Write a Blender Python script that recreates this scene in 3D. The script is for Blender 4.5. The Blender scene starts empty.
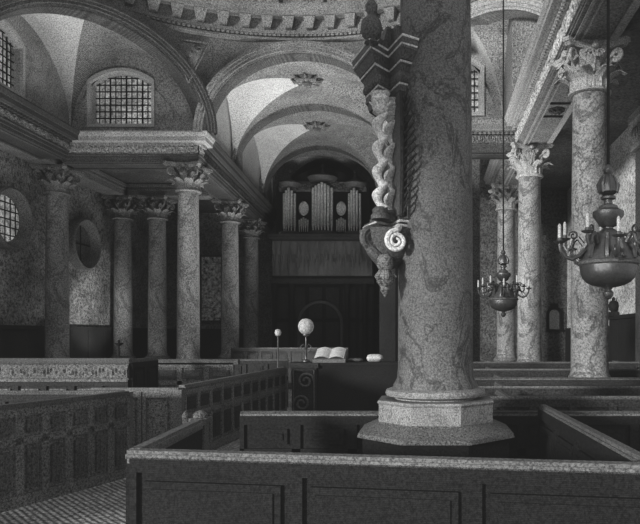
import bpy, bmesh, math, random
from mathutils import Vector, Matrix
random.seed(7)
PI = math.pi
C = bpy.context.scene.collection
EYE = 2.0
def R(z): return z + EYE            # height given relative to the eye

# ------------------------------------------------------------ materials
def lin(v): return (v/255.0)**2.2
def mat(name, lo, hi, scale=14.0, hatch=0.0, hs=60.0, hdir='Z', vein=0.0, vs=2.2, rough=0.85, spec=0.15, bump=0.25, emit=0.0, blotch=0.35):
    """grey engraved-looking surface: fine grain between two greys, ruled hatching, optional veins"""
    lo, hi = lo*.74, min(252, hi*1.2); scale *= 1.6; hatch = hatch*1.35
    m = bpy.data.materials.new(name); m.use_nodes = True
    nt = m.node_tree; N = nt.nodes; L = nt.links
    b = N['Principled BSDF']; b.inputs['Roughness'].default_value = rough
    b.inputs['Specular IOR Level'].default_value = spec
    tc = N.new('ShaderNodeTexCoord')
    n1 = N.new('ShaderNodeTexNoise'); n1.inputs['Scale'].default_value = scale
    n1.inputs['Detail'].default_value = 4; n1.inputs['Roughness'].default_value = 0.9
    L.new(tc.outputs['Object'], n1.inputs['Vector'])
    mr = N.new('ShaderNodeMapRange'); mr.inputs[1].default_value = 0.40; mr.inputs[2].default_value = 0.60
    L.new(n1.outputs[0], mr.inputs[0])
    n2 = N.new('ShaderNodeTexNoise'); n2.inputs['Scale'].default_value = 0.9; n2.inputs['Detail'].default_value = 3
    L.new(tc.outputs['Object'], n2.inputs['Vector'])
    mr2 = N.new('ShaderNodeMapRange'); mr2.inputs[1].default_value = 0.3; mr2.inputs[2].default_value = 0.7
    mr2.inputs[3].default_value = 1-blotch; mr2.inputs[4].default_value = 1+blotch
    L.new(n2.outputs[0], mr2.inputs[0])
    mix = N.new('ShaderNodeMix'); mix.data_type = 'RGBA'
    a, c = lin(lo), lin(hi)
    mix.inputs[6].default_value = (a, a, a, 1); mix.inputs[7].default_value = (c, c, c*0.98, 1)
    L.new(mr.outputs[0], mix.inputs[0])
    val = mix.outputs[2]
    def mul(v, f):
        x = N.new('ShaderNodeVectorMath'); x.operation = 'SCALE'
        L.new(v, x.inputs[0]); L.new(f, x.inputs['Scale']); return x.outputs[0]
    val = mul(val, mr2.outputs[0])
    if hatch:
        w = N.new('ShaderNodeTexWave'); w.inputs['Scale'].default_value = hs/6.28
        w.bands_direction = hdir; w.inputs['Distortion'].default_value = 1.2; w.inputs['Detail'].default_value = 2
        w.inputs['Detail Scale'].default_value = 1.5
        L.new(tc.outputs['Object'], w.inputs['Vector'])
        h = N.new('ShaderNodeMapRange'); h.inputs[3].default_value = 1-hatch; h.inputs[4].default_value = 1+hatch*0.6
        L.new(w.outputs['Fac'], h.inputs[0]); val = mul(val, h.outputs[0])
    if vein:
        mp = N.new('ShaderNodeMapping'); mp.inputs['Rotation'].default_value = (0.5, 0.6, 0.2)
        mp.inputs['Scale'].default_value = (1, 1, 0.7)
        L.new(tc.outputs['Object'], mp.inputs['Vector'])
        nz = N.new('ShaderNodeTexNoise'); nz.inputs['Scale'].default_value = vs; nz.inputs['Detail'].default_value = 6
        nz.inputs['Roughness'].default_value = 0.62; nz.inputs['Distortion'].default_value = 0.8
        L.new(mp.outputs[0], nz.inputs['Vector'])
        s = N.new('ShaderNodeMath'); s.operation = 'SUBTRACT'; s.inputs[1].default_value = 0.5
        L.new(nz.outputs[0], s.inputs[0])
        ab = N.new('ShaderNodeMath'); ab.operation = 'ABSOLUTE'; L.new(s.outputs[0], ab.inputs[0])
        v = N.new('ShaderNodeMapRange'); v.inputs[1].default_value = 0.0; v.inputs[2].default_value = 0.03
        v.inputs[3].default_value = 1-vein; v.inputs[4].default_value = 1.0
        L.new(ab.outputs[0], v.inputs[0]); val = mul(val, v.outputs[0])
    L.new(val, b.inputs['Base Color'])
    if emit:
        L.new(val, b.inputs['Emission Color']); b.inputs['Emission Strength'].default_value = emit
    if bump:
        bp = N.new('ShaderNodeBump'); bp.inputs['Strength'].default_value = bump; bp.inputs['Distance'].default_value = 0.02
        L.new(n1.outputs[0], bp.inputs['Height']); L.new(bp.outputs[0], b.inputs['Normal'])
    return m

M = {
 'web':     mat('lit_pale_plaster', 136, 166, 18, blotch=.12),  # paler tone puts light on the vault webs into the colour; also window frames
 'plaster': mat('grey_plaster', 100, 142, 14, hatch=.2, hs=70, vein=.35, vs=1.2, blotch=.18),
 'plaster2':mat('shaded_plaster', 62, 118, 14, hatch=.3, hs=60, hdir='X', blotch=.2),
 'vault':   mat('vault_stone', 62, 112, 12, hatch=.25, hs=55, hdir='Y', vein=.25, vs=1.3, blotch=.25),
 'stone':   mat('carved_stone', 56, 108, 18, hatch=.25, hs=120, blotch=.25),
 'stonemid': mat('spandrel_stone', 50, 96, 18, hatch=.3, hs=110, blotch=.25),
 'skirt': mat('dark_skirt_stone', 44, 98, 40, hatch=.3, hs=260, blotch=.35),  # one even tone, darker than the pedestal stone
 'scroll': mat('white_scroll_relief', 60, 170, 11, hatch=.1, hs=120, blotch=.1, bump=.6),
 'palestone': mat('pale_carved_stone', 110, 190, 22, hatch=.15, hs=120, blotch=.2),
 'darkstone': mat('dark_stone', 34, 72, 16, hatch=.3, hs=90, blotch=.3),  # plain dark stone for soffits, pedestals and small carving
 'fascia':  mat('cornice_stone', 105, 140, 16, hatch=.12, hs=200, blotch=.12),
 'marble':  mat('veined_marble', 98, 126, 16, vein=.68, vs=1.2, hatch=.22, hs=120, blotch=.22, rough=.6, spec=.3),
 'marble_near': mat('near_veined_marble', 70, 96, 34, vein=.7, vs=1.9, hatch=.3, hs=200, blotch=.3, rough=.6, spec=.3),
 'marble_far': mat('far_veined_marble', 94, 130, 14, vein=.5, vs=1.1, hatch=.25, hs=110, blotch=.25, rough=.7),  # marble of the left columns, close in tone to the others
 'capstone': mat('capital_stone', 50, 170, 34, hatch=.2, hs=150, blotch=.3, bump=.7),
 'capdark': mat('shaded_capital_stone', 36, 118, 26, hatch=.3, hs=120, blotch=.4),  # darker copy of the capital stone, shade put into the colour
 'lefttrim': mat('shaded_entablature_stone', 28, 60, 18, hatch=.35, hs=110, hdir='Z', blotch=.3),  # dark tone stands in for shade on the left entablatures
 'base':    mat('chipped_base_stone', 92, 134, 50, hatch=.2, hs=320, vein=.4, vs=4, blotch=.3),
 'wall':    mat('mottled_wall', 60, 140, 7, hatch=.25, hs=60, blotch=.45),
 'wall_right': mat('mottled_right_wall', 100, 170, 9, hatch=.2, hs=60, blotch=.3, vein=.3),
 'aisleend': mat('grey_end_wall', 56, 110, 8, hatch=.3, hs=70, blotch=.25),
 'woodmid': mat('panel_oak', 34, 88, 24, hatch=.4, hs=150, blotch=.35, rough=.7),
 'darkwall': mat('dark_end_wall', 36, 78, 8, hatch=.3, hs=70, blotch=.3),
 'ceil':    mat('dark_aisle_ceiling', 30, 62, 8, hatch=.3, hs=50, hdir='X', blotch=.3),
 'soffit':  mat('soffit_stone', 74, 112, 14, hatch=.25, hs=90, hdir='Y', blotch=.15),
 'wood':    mat('dark_oak', 20, 52, 26, hatch=.35, hs=160, blotch=.35, rough=.75),
 'woodlit': mat('lit_oak_panel', 44, 112, 24, hatch=.4, hs=150, blotch=.35, rough=.7),  # paler oak, light on the left pews put into the colour
 'woodblack': mat('black_oak', 14, 32, 26, hatch=.3, hs=170, blotch=.3, rough=.75),
 'rail':    mat('polished_rail', 72, 100, 30, hatch=.0, bump=.1, blotch=.25, rough=.6),
 'raildim': mat('dim_rail', 40, 92, 40, hatch=.3, hs=200, hdir='Y', blotch=.35, rough=.7),
 'floor':   mat('boarded_floor', 66, 150, 10, hatch=.55, hs=42, hdir='DIAGONAL', blotch=.35),
 'carve':   mat('carved_oak', 30, 84, 36, hatch=.3, hs=200, blotch=.3, rough=.6, spec=.4),
 'highlit':    mat('highlit_carving', 190, 235, 30, hatch=.2, hs=260, blotch=.3, rough=.45, spec=.5),  # very pale tone stands for highlights on the monument's twisted columns
 'brass':   mat('dark_brass', 16, 58, 50, hatch=.2, hs=300, blotch=.3, rough=.35, spec=.9),
 'pipe':    mat('organ_pipe_metal', 165, 205, 12, blotch=.15, rough=.5, spec=.4),
 'candle':  mat('wax', 150, 170, 60, blotch=.05),
 'paper':   mat('paper', 140, 200, 30, hatch=.2, hs=300, blotch=.1),
 'globe':   mat('milky_glass', 130, 165, 20, blotch=.1, emit=.15, rough=.3),
 'pane':    mat('leaded_pane', 120, 170, 5, blotch=.4, rough=.4, spec=.3, emit=.45),
 'muntin':  mat('lead_bars', 18, 34, 20),
 'iron':    mat('iron', 16, 34, 30),
 'tapestry':mat('figured_hanging', 14, 240, 3.0, blotch=.3, emit=.0),
 'niche':   mat('pale_niche', 90, 150, 20, blotch=.2),
}

# ------------------------------------------------------------ mesh builder
class MB:
    def __init__(s): s.v = []; s.f = []; s.mi = []
    def add(s, vs, fs, mi=0):
        o = len(s.v); s.v += [tuple(v) for v in vs]
        s.f += [tuple(i+o for i in f) for f in fs]; s.mi += [mi]*len(fs); return s
    def box(s, x0, x1, y0, y1, z0, z1):
        return s.add([(x0,y0,z0),(x1,y0,z0),(x1,y1,z0),(x0,y1,z0),(x0,y0,z1),(x1,y0,z1),(x1,y1,z1),(x0,y1,z1)],
                     [(3,2,1,0),(4,5,6,7),(0,1,5,4),(1,2,6,5),(2,3,7,6),(3,0,4,7)])
    def obox(s, A, B, o0, o1, z0, z1, a0=0.0, a1=None):
        """box along plan line A->B, between offsets o0..o1 to the RIGHT of the direction, from a0 to a1 metres along"""
        A = Vector(A[:2]); B = Vector(B[:2]); d = (B-A); Ln = d.length; d.normalize(); n = Vector((d.y, -d.x))
        if a1 is None: a1 = Ln
        P = [A+d*a+n*o for a, o in ((a0,o0),(a1,o0),(a1,o1),(a0,o1))]
        if o1 < o0: P = P[::-1]
        P = P[::-1]
        vs = [(p.x,p.y,z0) for p in P]+[(p.x,p.y,z1) for p in P]
        return s.add(vs, [(3,2,1,0),(4,5,6,7),(0,1,5,4),(1,2,6,5),(2,3,7,6),(3,0,4,7)])
    def lathe(s, prof, n=28, cx=0, cy=0, rot=0, sx=1, sy=1, cap=True):
        vs = []; fs = []
        for r, z in prof:
            for i in range(n):
                a = rot+2*PI*i/n; vs.append((cx+r*math.cos(a)*sx, cy+r*math.sin(a)*sy, z))
        k = len(prof)
        for j in range(k-1):
            for i in range(n):
                i2 = (i+1) % n; fs.append((j*n+i, j*n+i2, (j+1)*n+i2, (j+1)*n+i))
        if cap: fs.append(tuple(range(n))[::-1]); fs.append(tuple((k-1)*n+i for i in range(n)))
        return s.add(vs, fs)
    def tube(s, pts, rad, n=8):
        pts = [Vector(p) for p in pts]; vs = []; fs = []
        rr = rad if isinstance(rad, (list, tuple)) else [rad]*len(pts)
        up = Vector((0,0,1)); prev = None
        for i, p in enumerate(pts):
            t = (pts[min(i+1,len(pts)-1)]-pts[max(i-1,0)]).normalized()
            if prev is None:
                a = t.cross(up)
                if a.length < 1e-3: a = t.cross(Vector((1,0,0)))
            else: a = prev - t*prev.dot(t)
            a.normalize(); prev = a; b = t.cross(a)
            for k in range(n):
                th = 2*PI*k/n; vs.append(p+(a*math.cos(th)+b*math.sin(th))*rr[i])
        for i in range(len(pts)-1):
            for k in range(n):
                k2 = (k+1) % n; fs.append((i*n+k, i*n+k2, (i+1)*n+k2, (i+1)*n+k))
        fs.append(tuple(range(n))[::-1]); fs.append(tuple((len(pts)-1)*n+k for k in range(n)))
        return s.add(vs, fs)
    def sweep(s, prof, path, closed=False, mi=0):
        """prof = [(offset to the right of the path, z)] open strip, mitred along plan path"""
        P = [Vector(p[:2]) for p in path]; n = len(P); rows = []
        for i in range(n):
            a = P[i-1] if (i > 0 or closed) else None; b = P[(i+1) % n] if (i < n-1 or closed) else None
            d1 = (P[i]-a).normalized() if a is not None else (b-P[i]).normalized()
            d2 = (b-P[i]).normalized() if b is not None else d1
            n1 = Vector((d1.y,-d1.x)); n2 = Vector((d2.y,-d2.x)); m = (n1+n2)
            m = m.normalized(); m = m/max(0.3, m.dot(n1))
            rows.append([(P[i].x+m.x*o, P[i].y+m.y*o, z) for o, z in prof])
        k = len(prof); vs = [v for r in rows for v in r]; fs = []
        for i in range(n if closed else n-1):
            i2 = (i+1) % n
            for j in range(k-1): fs.append((i*k+j, i*k+j+1, i2*k+j+1, i2*k+j))
        return s.add(vs, fs, mi)
    def poly(s, pts, z0, z1, pts2=None):
        n = len(pts); q = pts2 or pts
        vs = [(x,y,z0) for x,y in pts]+[(x,y,z1) for x,y in q]
        fs = [(i,(i+1)%n,n+(i+1)%n,n+i) for i in range(n)]+[tuple(range(n))[::-1], tuple(range(n,2*n))]
        return s.add(vs, fs)
    def grid(s, fn, nu, nv, mi=None, keep=None):
        vs = [fn(i/nu, j/nv) for j in range(nv+1) for i in range(nu+1)]
        o = len(s.v); s.v += [tuple(v) for v in vs]
        for j in range(nv):
            for i in range(nu):
                if keep and not keep((i+.5)/nu, (j+.5)/nv): continue
                a = j*(nu+1)+i
                s.f.append((o+a, o+a+1, o+a+nu+2, o+a+nu+1)); s.mi.append(mi((i+.5)/nu, (j+.5)/nv) if mi else 0)
        return s
    def xform(s, mtx):
        s.v = [tuple(mtx @ Vector(v)) for v in s.v]; return s
    def build(s, name, ms, parent=None, smooth=True, angle=40, loc=None, fix=True):
        me = bpy.data.meshes.new(name)
        off = Vector(loc) if loc else Vector((0,0,0))
        me.from_pydata([tuple(Vector(v)-off) for v in s.v], [], s.f)
        if not isinstance(ms, (list, tuple)): ms = [ms]
        for m in ms: me.materials.append(m)
        me.polygons.foreach_set('material_index', s.mi)
        if fix:
            bm = bmesh.new(); bm.from_mesh(me); bmesh.ops.recalc_face_normals(bm, faces=bm.faces); bm.to_mesh(me); bm.free()
        if smooth:
            me.polygons.foreach_set('use_smooth', [True]*len(me.polygons))
            me.set_sharp_from_angle(angle=math.radians(angle))
        me.update()
        o = bpy.data.objects.new(name, me); C.objects.link(o)
        if loc: o.location = loc
        if parent: o.parent = parent
        return o

def tag(o, label=None, cat=None, group=None, kind=None):
    if label: o['label'] = label
    if cat: o['category'] = cat
    if group: o['group'] = group
    if kind: o['kind'] = kind
    return o
def empty(name, loc=(0,0,0), rz=0):
    o = bpy.data.objects.new(name, None); C.objects.link(o); o.location = loc; o.rotation_euler = (0,0,rz)
    o.empty_display_size = .2; return o
def copy_tree(o, parent=None):
    c = o.copy(); C.objects.link(c); c.parent = parent
    for ch in list(o.children): copy_tree(ch, c)
    return c
def struct(o, label, cat): return tag(o, label, cat, None, 'structure')

# ------------------------------------------------------------ camera
cam_d = bpy.data.cameras.new('camera'); cam = bpy.data.objects.new('camera', cam_d); C.objects.link(cam)
cam.location = (0, 0, EYE); cam.rotation_euler = (PI/2, 0, 0)
cam_d.sensor_width = 36; cam_d.lens = 36
cam_d.shift_x = -110/640; cam_d.shift_y = 73/640
cam_d.clip_end = 200
bpy.context.scene.camera = cam

# ------------------------------------------------------------ capital pieces (origin at the bottom of the capital, height 0.94)
def leaf(mb, th, h, w, r0, z0, curl, thick=0):
    def fn(u, v):
        t = v; uu = (u-.5)*2
        wid = w*(0.75+0.5*math.sin(t*PI*.8))*(1-0.15*t)
        if t > .8: wid *= 1-(t-.8)*2.6
        rad = r0 + 0.02 + curl*max(0, (t-.45))**1.6*3.0 - abs(uu)*0.035 + 0.012*math.cos(uu*9)
        z = z0 + h*(t if t < .85 else .85+.1*math.sin((t-.85)/.15*PI) - (t-.85)*.9)
        a = th + uu*wid/rad
        return (rad*math.cos(a), rad*math.sin(a), z)
    mb.grid(fn, 8, 10)
def capital_mesh():
    mb = MB()
    mb.lathe([(.36,0),(.42,.02),(.43,.05),(.40,.08),(.345,.09),(.35,.3),(.37,.55),(.43,.74),(.50,.82)], 28)
    for i in range(8): leaf(mb, 2*PI*i/8+PI/8, .38, .13, .37, .08, .30)
    for i in range(8): leaf(mb, 2*PI*i/8, .64, .13, .36, .08, .26)
    for i in range(4):                                        # inner helices
        for sgn in (-1, 1):
            a0 = i*PI/2; pts = []
            for k in range(20):
                t = k/19; ang = t*PI*2.6; rr = .085*(1-.75*t)
                pts.append(((.46+.0*t)*math.cos(a0)-sgn*(.10+rr*math.cos(ang))*math.sin(a0),
                            (.46)*math.sin(a0)+sgn*(.10+rr*math.cos(ang))*math.cos(a0), .70+rr*math.sin(ang)))
            mb.tube(pts, .022, 6)
    mb.lathe([(.02,-.06),(.07,0),(.02,.06)], 8).v  # tiny core (kept inside the bell)
    return mb
def volute_mesh():
    mb = MB(); pts = []
    for k in range(34):
        t = k/33
        if t < .3:
            q = t/.3; pts.append((.40+.2*q, 0, .42+.36*math.sin(q*PI/2)))
        else:
            q = (t-.3)/.7; a = PI/2-q*PI*3.2; rr = .13*(1-.72*q)
            pts.append((.60+rr*math.cos(a), 0, .65+rr*math.sin(a)))
    mb.tube(pts, [.045-.022*k/33 for k in range(34)], 8)
    return mb
def abacus_mesh():
    mb = MB()
    def ring(s):
        P = []
        for i in range(4):
            a = PI/4+i*PI/2
            cx, cy = math.cos(a)*.86*s, math.sin(a)*.86*s
            tx, ty = -math.sin(a), math.cos(a)
            P.append((cx-tx*.07, cy-ty*.07)); P.append((cx+tx*.07, cy+ty*.07))
            nx, ny = math.cos(a+PI/2)*.86*s, math.sin(a+PI/2)*.86*s
            for k in range(1, 6):
                t = k/6; bow = .14*math.sin(t*PI)
                mx, my = cx+(nx-cx)*t, cy+(ny-cy)*t; am = a+PI/4
                P.append((mx-math.cos(am)*bow, my-math.sin(am)*bow))
        return P
    mb.poly(ring(.90), .80, .86, ring(.97)); mb.poly(ring(1.0), .86, .94)
    for i in range(4):
        a = i*PI/2; mb.lathe([(.01,.76),(.07,.79),(.08,.85),(.05,.92),(.01,.93)], 8, math.cos(a)*.5, math.sin(a)*.5)
    return mb
CAPM = capital_mesh(); VOLM = volute_mesh(); ABM = abacus_mesh()

ZS, ZT = R(-.87), R(4.84)      # shaft bottom, top
def column(x, y, label, m='marble', cm='capstone', group=None, first={}, zs=ZS, r=.375, near=False):
    if not near and (m, cm) in first:
        t = copy_tree(first[(m, cm)]); t.location = (x, y, 0)
    else:
        t = empty('stone_column', (x, y, 0))
        sh = MB(); H = ZT-zs
        prof = [(r*1.13, 0), (r*1.12, .03), (r*1.03, .09), (r, .2)]
        prof += [(r*(1-.11*(k/12)**1.6), .2+(H-.2)*k/12) for k in range(1, 13)]
        sh.lathe(prof, 48 if near else 30).build('shaft', M[m], t, loc=None).location = (0,0,zs)
        if near:
            b = MB()
            b.lathe([(.43,-.09),(.49,-.075),(.50,-.05),(.49,-.02),(.43,0)], 56)
            b.lathe([(.42,-.09),(.405,-.10),(.40,-.13),(.42,-.155),(.48,-.165)], 56)
            b.lathe([(.49,-.165),(.535,-.155),(.545,-.185),(.52,-.215)], 56)
            ba = b.build('base', M['base'], t); ba.location = (0,0,zs)
            k8 = 1/math.cos(PI/8)
            o = MB(); o.lathe([(.50*k8,.0),(.555*k8,.0),(.565*k8,-.02),(.55*k8,-.04),(.55*k8,-.21)], 8, rot=PI/8)
            q = o.build('pedestal', M['base'], t, angle=20); q.location = (0,0,R(-.63))
            f = MB(); f.lathe([(.55*k8,-.0),(.57*k8,-.02),(.74*k8,-.10),(.75*k8,-.14),(.68*k8,-.15)], 8, rot=PI/8)
            f.build('pedestal_skirt', M['skirt'], q, angle=20).location = (0,0,-.205)
            g = MB(); g.lathe([(.70*k8,0),(.70*k8,1.04)], 8, rot=PI/8)
            g.build('plinth', M['woodblack'], t, angle=20)
        else:
            b = MB(); b.lathe([(.54,-.36),(.56,-.32),(.54,-.27),(.47,-.24),(.45,-.18),(.49,-.14),(.51,-.10),(.49,-.05),(.43,0)], 32)
            b.build('base', M['stone'], t).location = (0,0,zs)
            p = MB(); p.box(-.58,.58,-.58,.58,0,zs-.36); p.box(-.63,.63,-.63,.63,zs-.46,zs-.36); p.box(-.63,.63,-.63,.63,0,.14)
            p.build('pedestal', M['darkstone'], t)
        cp = MB(); cp.v, cp.f, cp.mi = list(CAPM.v), list(CAPM.f), list(CAPM.mi)
        c = cp.build('capital', M[cm], t, fix=False); c.location = (0,0,ZT)
        ABM.build('abacus', M[cm], c, angle=30)
        for i in range(4):
            vo = MB(); vo.v, vo.f, vo.mi = list(VOLM.v), list(VOLM.f), list(VOLM.mi)
            vo.build('volute', M[cm], c).rotation_euler = (0,0,PI/4+i*PI/2)
        if not near: first[(m, cm)] = t
    t['label'] = label; t['category'] = 'column'; t['kind'] = 'thing'
    if group: t['group'] = group
    return t

column(3.24, 13.0, 'big pale veined column with leafy capital behind the larger brass chandelier')
column(3.08, 19.8, 'pale column with leafy capital behind the small chandelier, near the little niche')
column(2.98, 25.0, 'narrowest pale column seen behind the small chandelier rod, at the deep end')
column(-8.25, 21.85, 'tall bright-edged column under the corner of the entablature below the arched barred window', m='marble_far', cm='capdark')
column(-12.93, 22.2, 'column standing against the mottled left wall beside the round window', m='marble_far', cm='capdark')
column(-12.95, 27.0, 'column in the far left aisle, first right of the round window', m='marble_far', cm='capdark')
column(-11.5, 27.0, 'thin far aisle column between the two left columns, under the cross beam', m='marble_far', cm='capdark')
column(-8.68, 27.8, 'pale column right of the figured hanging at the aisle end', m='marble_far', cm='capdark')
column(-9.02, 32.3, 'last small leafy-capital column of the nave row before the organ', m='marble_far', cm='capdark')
column(.055, 6.4, 'massive veined foreground column on a stepped octagonal pedestal', m='marble_near', near=True, zs=R(-.52))

# ------------------------------------------------------------ entablatures
def frieze(mb, A, B, off, z0, z1, depth=.05, per=.3, flip=1):
    """scrolled leaf relief, a height field along A->B"""
    A = Vector(A); B = Vector(B); d = B-A; Ln = d.length; d.normalize(); n = Vector((d.y,-d.x))
    nu = int(Ln/per*10); nv = 8
    def fn(u, v):
        s = u*Ln/per; ph = s*2*PI
        cu = (s % 1)-.5; cv = (v-.5)*(z1-z0)/per
        rr = math.hypot(cu, cv); an = math.atan2(cv, cu)
        h = .5+.5*math.sin(rr*26+an*2+math.floor(s))
        h *= max(0, math.sin(v*PI))**.5
        p = A+d*(u*Ln)+n*(off+depth*h)
        return (p.x, p.y, z0+(z1-z0)*v)
    return mb.grid(fn, nu, nv)
def dentils(mb, A, B, o0, o1, z0, z1, w, gap):
    Ln = (Vector(B)-Vector(A)).length; a = gap/2
    while a+w < Ln: mb.obox(A, B, o0, o1, z0, z1, a, a+w); a += w+gap
def entab(name, label, path, off_in, m_c, m_f, m_a, depth, fr=.3, soff=True, friezemat=None, ah=.26, ch=.36, per=None):
    """path: line of the architrave face; outward = right of the path. depth: how far it goes back"""
    t = empty(name, (0,0,0)); struct(t, label, 'entablature')
    z = R(5.78)
    a = MB(); a.sweep([(-depth,z),(-.10,z),(-.10,z+.0),(0,z),(0,z+.38*ah),(.03,z+.42*ah),(.03,z+.77*ah),(.07,z+.88*ah),(.07,z+ah),(0,z+ah)], path)
    if soff:
        a.sweep([(-depth+.12,z-.02),(-depth+.0,z-.02),(-depth,z+.8)], path); a.sweep([(-.22,z-.025),(-.12,z-.025),(-.12,z)], path)
    a.build('architrave', m_a, t, smooth=False, fix=False)
    f = MB()
    for i in range(len(path)-1): frieze(f, path[i], path[i+1], .0, z+ah, z+ah+fr, .07, per or fr*1.15)
    f.build('frieze', friezemat or m_f, t, fix=False)
    c = MB(); zz = z+ah+fr
    c.sweep([(0,zz),(.10,zz),(.10,zz+.04),(.34,zz+.06),(.34,zz+.55*ch),(.37,zz+.6*ch),(.42,zz+.88*ch),(.42,zz+ch),(-depth,zz+ch)], path)
    c.build('cornice', m_c, t, smooth=False, fix=False)
    dn = MB()
    for i in range(len(path)-1): dentils(dn, path[i], path[i+1], .08, .17, zz-.03, zz+.05, .07, .07)
    dn.build('dentils', m_c, t, smooth=False)
    return t
# right: face towards -x, running away from the camera: outward must be to the RIGHT of the path, so run towards the camera
entab('trim_1', 'long carved entablature carried by the right-hand columns', [(2.72, 27.5), (2.72, 6.9)], 0, M['fascia'], M['palestone'], M['soffit'], .95, friezemat=M['scroll'], fr=.54, ah=.10, ch=.30, per=.8)
t = bpy.data.objects['trim_1']
b = MB()
for x0, x1 in ((2.80,2.86),(2.94,2.98),(3.50,3.66)): b.box(x0,x1,7.0,27.4,R(5.74),R(5.77))
b.build('soffit_mouldings', M['fascia'], t, smooth=False)
for y in (10.4, 16.4, 22.3):
    b = MB(); b.lathe([(.001,-.05),(.05,-.05),(.09,-.02),(.2,-.03),(.22,0)], 16, 3.24, y)
    for k in range(8):
        a = k*PI/4; b.tube([(3.24,y,-.03),(3.24+.13*math.cos(a),y+.13*math.sin(a),-.06),(3.24+.21*math.cos(a),y+.21*math.sin(a),-.01)], [.03,.04,.01], 5)
    b.box(2.98,3.5,y-.5,y-.44,-.03,0); b.box(2.98,3.5,y+.44,y+.5,-.03,0)
    b.v = [(p[0],p[1],p[2]+R(5.765)) for p in b.v]; b.build('soffit_rosette', M['darkstone'], t)
# left crossing entablature: side run, frontal run, then the nave run
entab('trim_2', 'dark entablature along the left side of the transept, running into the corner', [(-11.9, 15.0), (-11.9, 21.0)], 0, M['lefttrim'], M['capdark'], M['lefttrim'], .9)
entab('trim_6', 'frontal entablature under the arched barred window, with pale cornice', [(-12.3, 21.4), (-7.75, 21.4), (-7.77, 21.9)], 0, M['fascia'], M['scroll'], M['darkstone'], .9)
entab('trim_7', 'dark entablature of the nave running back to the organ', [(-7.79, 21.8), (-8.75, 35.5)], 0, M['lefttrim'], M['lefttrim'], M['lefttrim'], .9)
entab('trim_3', 'balustered entablature facing the camera beyond the foreground column', [(-1.3, 20.2), (2.74, 20.2)], 0, M['stone'], M['stone'], M['darkstone'], .8)
# plain beams over the far left aisle
def beam(name, label, A, B, w, z0, z1, m):
    b = MB(); b.obox(A, B, -w/2, w/2, z0, z1); b.obox(A, B, -w/2-.08, w/2+.08, z1-.16, z1-.04); b.obox(A, B, -w/2-.03, w/2+.03, z0+.22, z0+.28)
    struct(b.build(name, m, None, smooth=False), label, 'beam')
beam('beam', 'stone beam along the left wall over the far aisle columns', (-13.05, 15.2), (-13.05, 27.45), .8, R(5.79), R(6.3), M['stone'])
beam('beam', 'stone cross beam over the far left aisle columns', (-12.6, 27.0), (-9.2, 27.0), .8, R(5.79), R(6.3), M['stone'])

# ------------------------------------------------------------ room shell
def plain(name, boxes, m, label, cat, angle=30):
    b = MB()
    for x in boxes: b.box(*x)
    return struct(b.build(name, m, None, smooth=False), label, cat)
fl = MB(); fl.box(-16, 9, -2, 38, -.2, 0)
struct(fl.build('floor', M['floor'], None, smooth=False), 'ruled boarded floor of the church', 'floor')
wl = MB(); wl.box(-14.1, -13.7, 14.5, 33.3, 0, 12)
struct(wl.build('wall_left', M['wall'], None, smooth=False), 'mottled plaster wall of the left aisle with a round window', 'wall')
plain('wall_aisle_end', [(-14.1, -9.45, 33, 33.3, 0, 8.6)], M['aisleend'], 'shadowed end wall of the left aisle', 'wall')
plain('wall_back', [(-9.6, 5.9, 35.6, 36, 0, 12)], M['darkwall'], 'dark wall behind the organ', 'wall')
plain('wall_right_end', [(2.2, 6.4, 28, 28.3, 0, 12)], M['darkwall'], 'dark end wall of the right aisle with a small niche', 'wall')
plain('wall_right', [(6.0, 6.3, 9.5, 28.2, 0, 12)], M['wall_right'], 'pale mottled wall of the right aisle', 'wall')
plain('wall_nave_right', [(-1.9, -1.3, 24, 35.6, 0, 8.7)], M['woodblack'], 'dark wall on the right side of the nave', 'wall')
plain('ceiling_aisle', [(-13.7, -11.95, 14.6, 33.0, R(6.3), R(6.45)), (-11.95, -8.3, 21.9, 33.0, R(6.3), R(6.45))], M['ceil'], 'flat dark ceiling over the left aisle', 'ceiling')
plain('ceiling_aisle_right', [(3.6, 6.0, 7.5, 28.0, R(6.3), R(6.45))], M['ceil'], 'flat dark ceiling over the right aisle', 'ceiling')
w = MB(); w.obox((6.0,9.6),(6.0,21.0), -.12, 0, 0, 2.55); w.obox((6.0,9.6),(6.0,21.0), -.2, 0, 2.5, 2.62)
for i in range(9): w.obox((6.0,9.6),(6.0,21.0), -.16, -.1, .2, 2.45, .4+i*1.25, .55+i*1.25)
w.obox((6.0,9.6),(6.0,27.9), -.10, 0, 0, 2.3)
struct(w.xform(Matrix()).build('baseboard_right', M['woodblack'], None, smooth=False), 'tall black panelled wainscot on the right wall', 'wainscot')
w = MB(); w.box(-13.7,-13.58, 14.6, 33, 0, 2.25); w.box(-13.7,-13.5,14.6,33,2.2,2.32); w.box(-13.7,-9.45,32.85,33,0,2.25); w.box(-13.7,-9.45,32.8,33,2.2,2.32)
for i in range(14): w.box(-13.6,-13.54, 15+i*1.3, 15.15+i*1.3, .2, 2.2)
struct(w.build('baseboard_left', M['wood'], None, smooth=False), 'dark panelled wainscot round the left aisle walls', 'wainscot')

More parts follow.
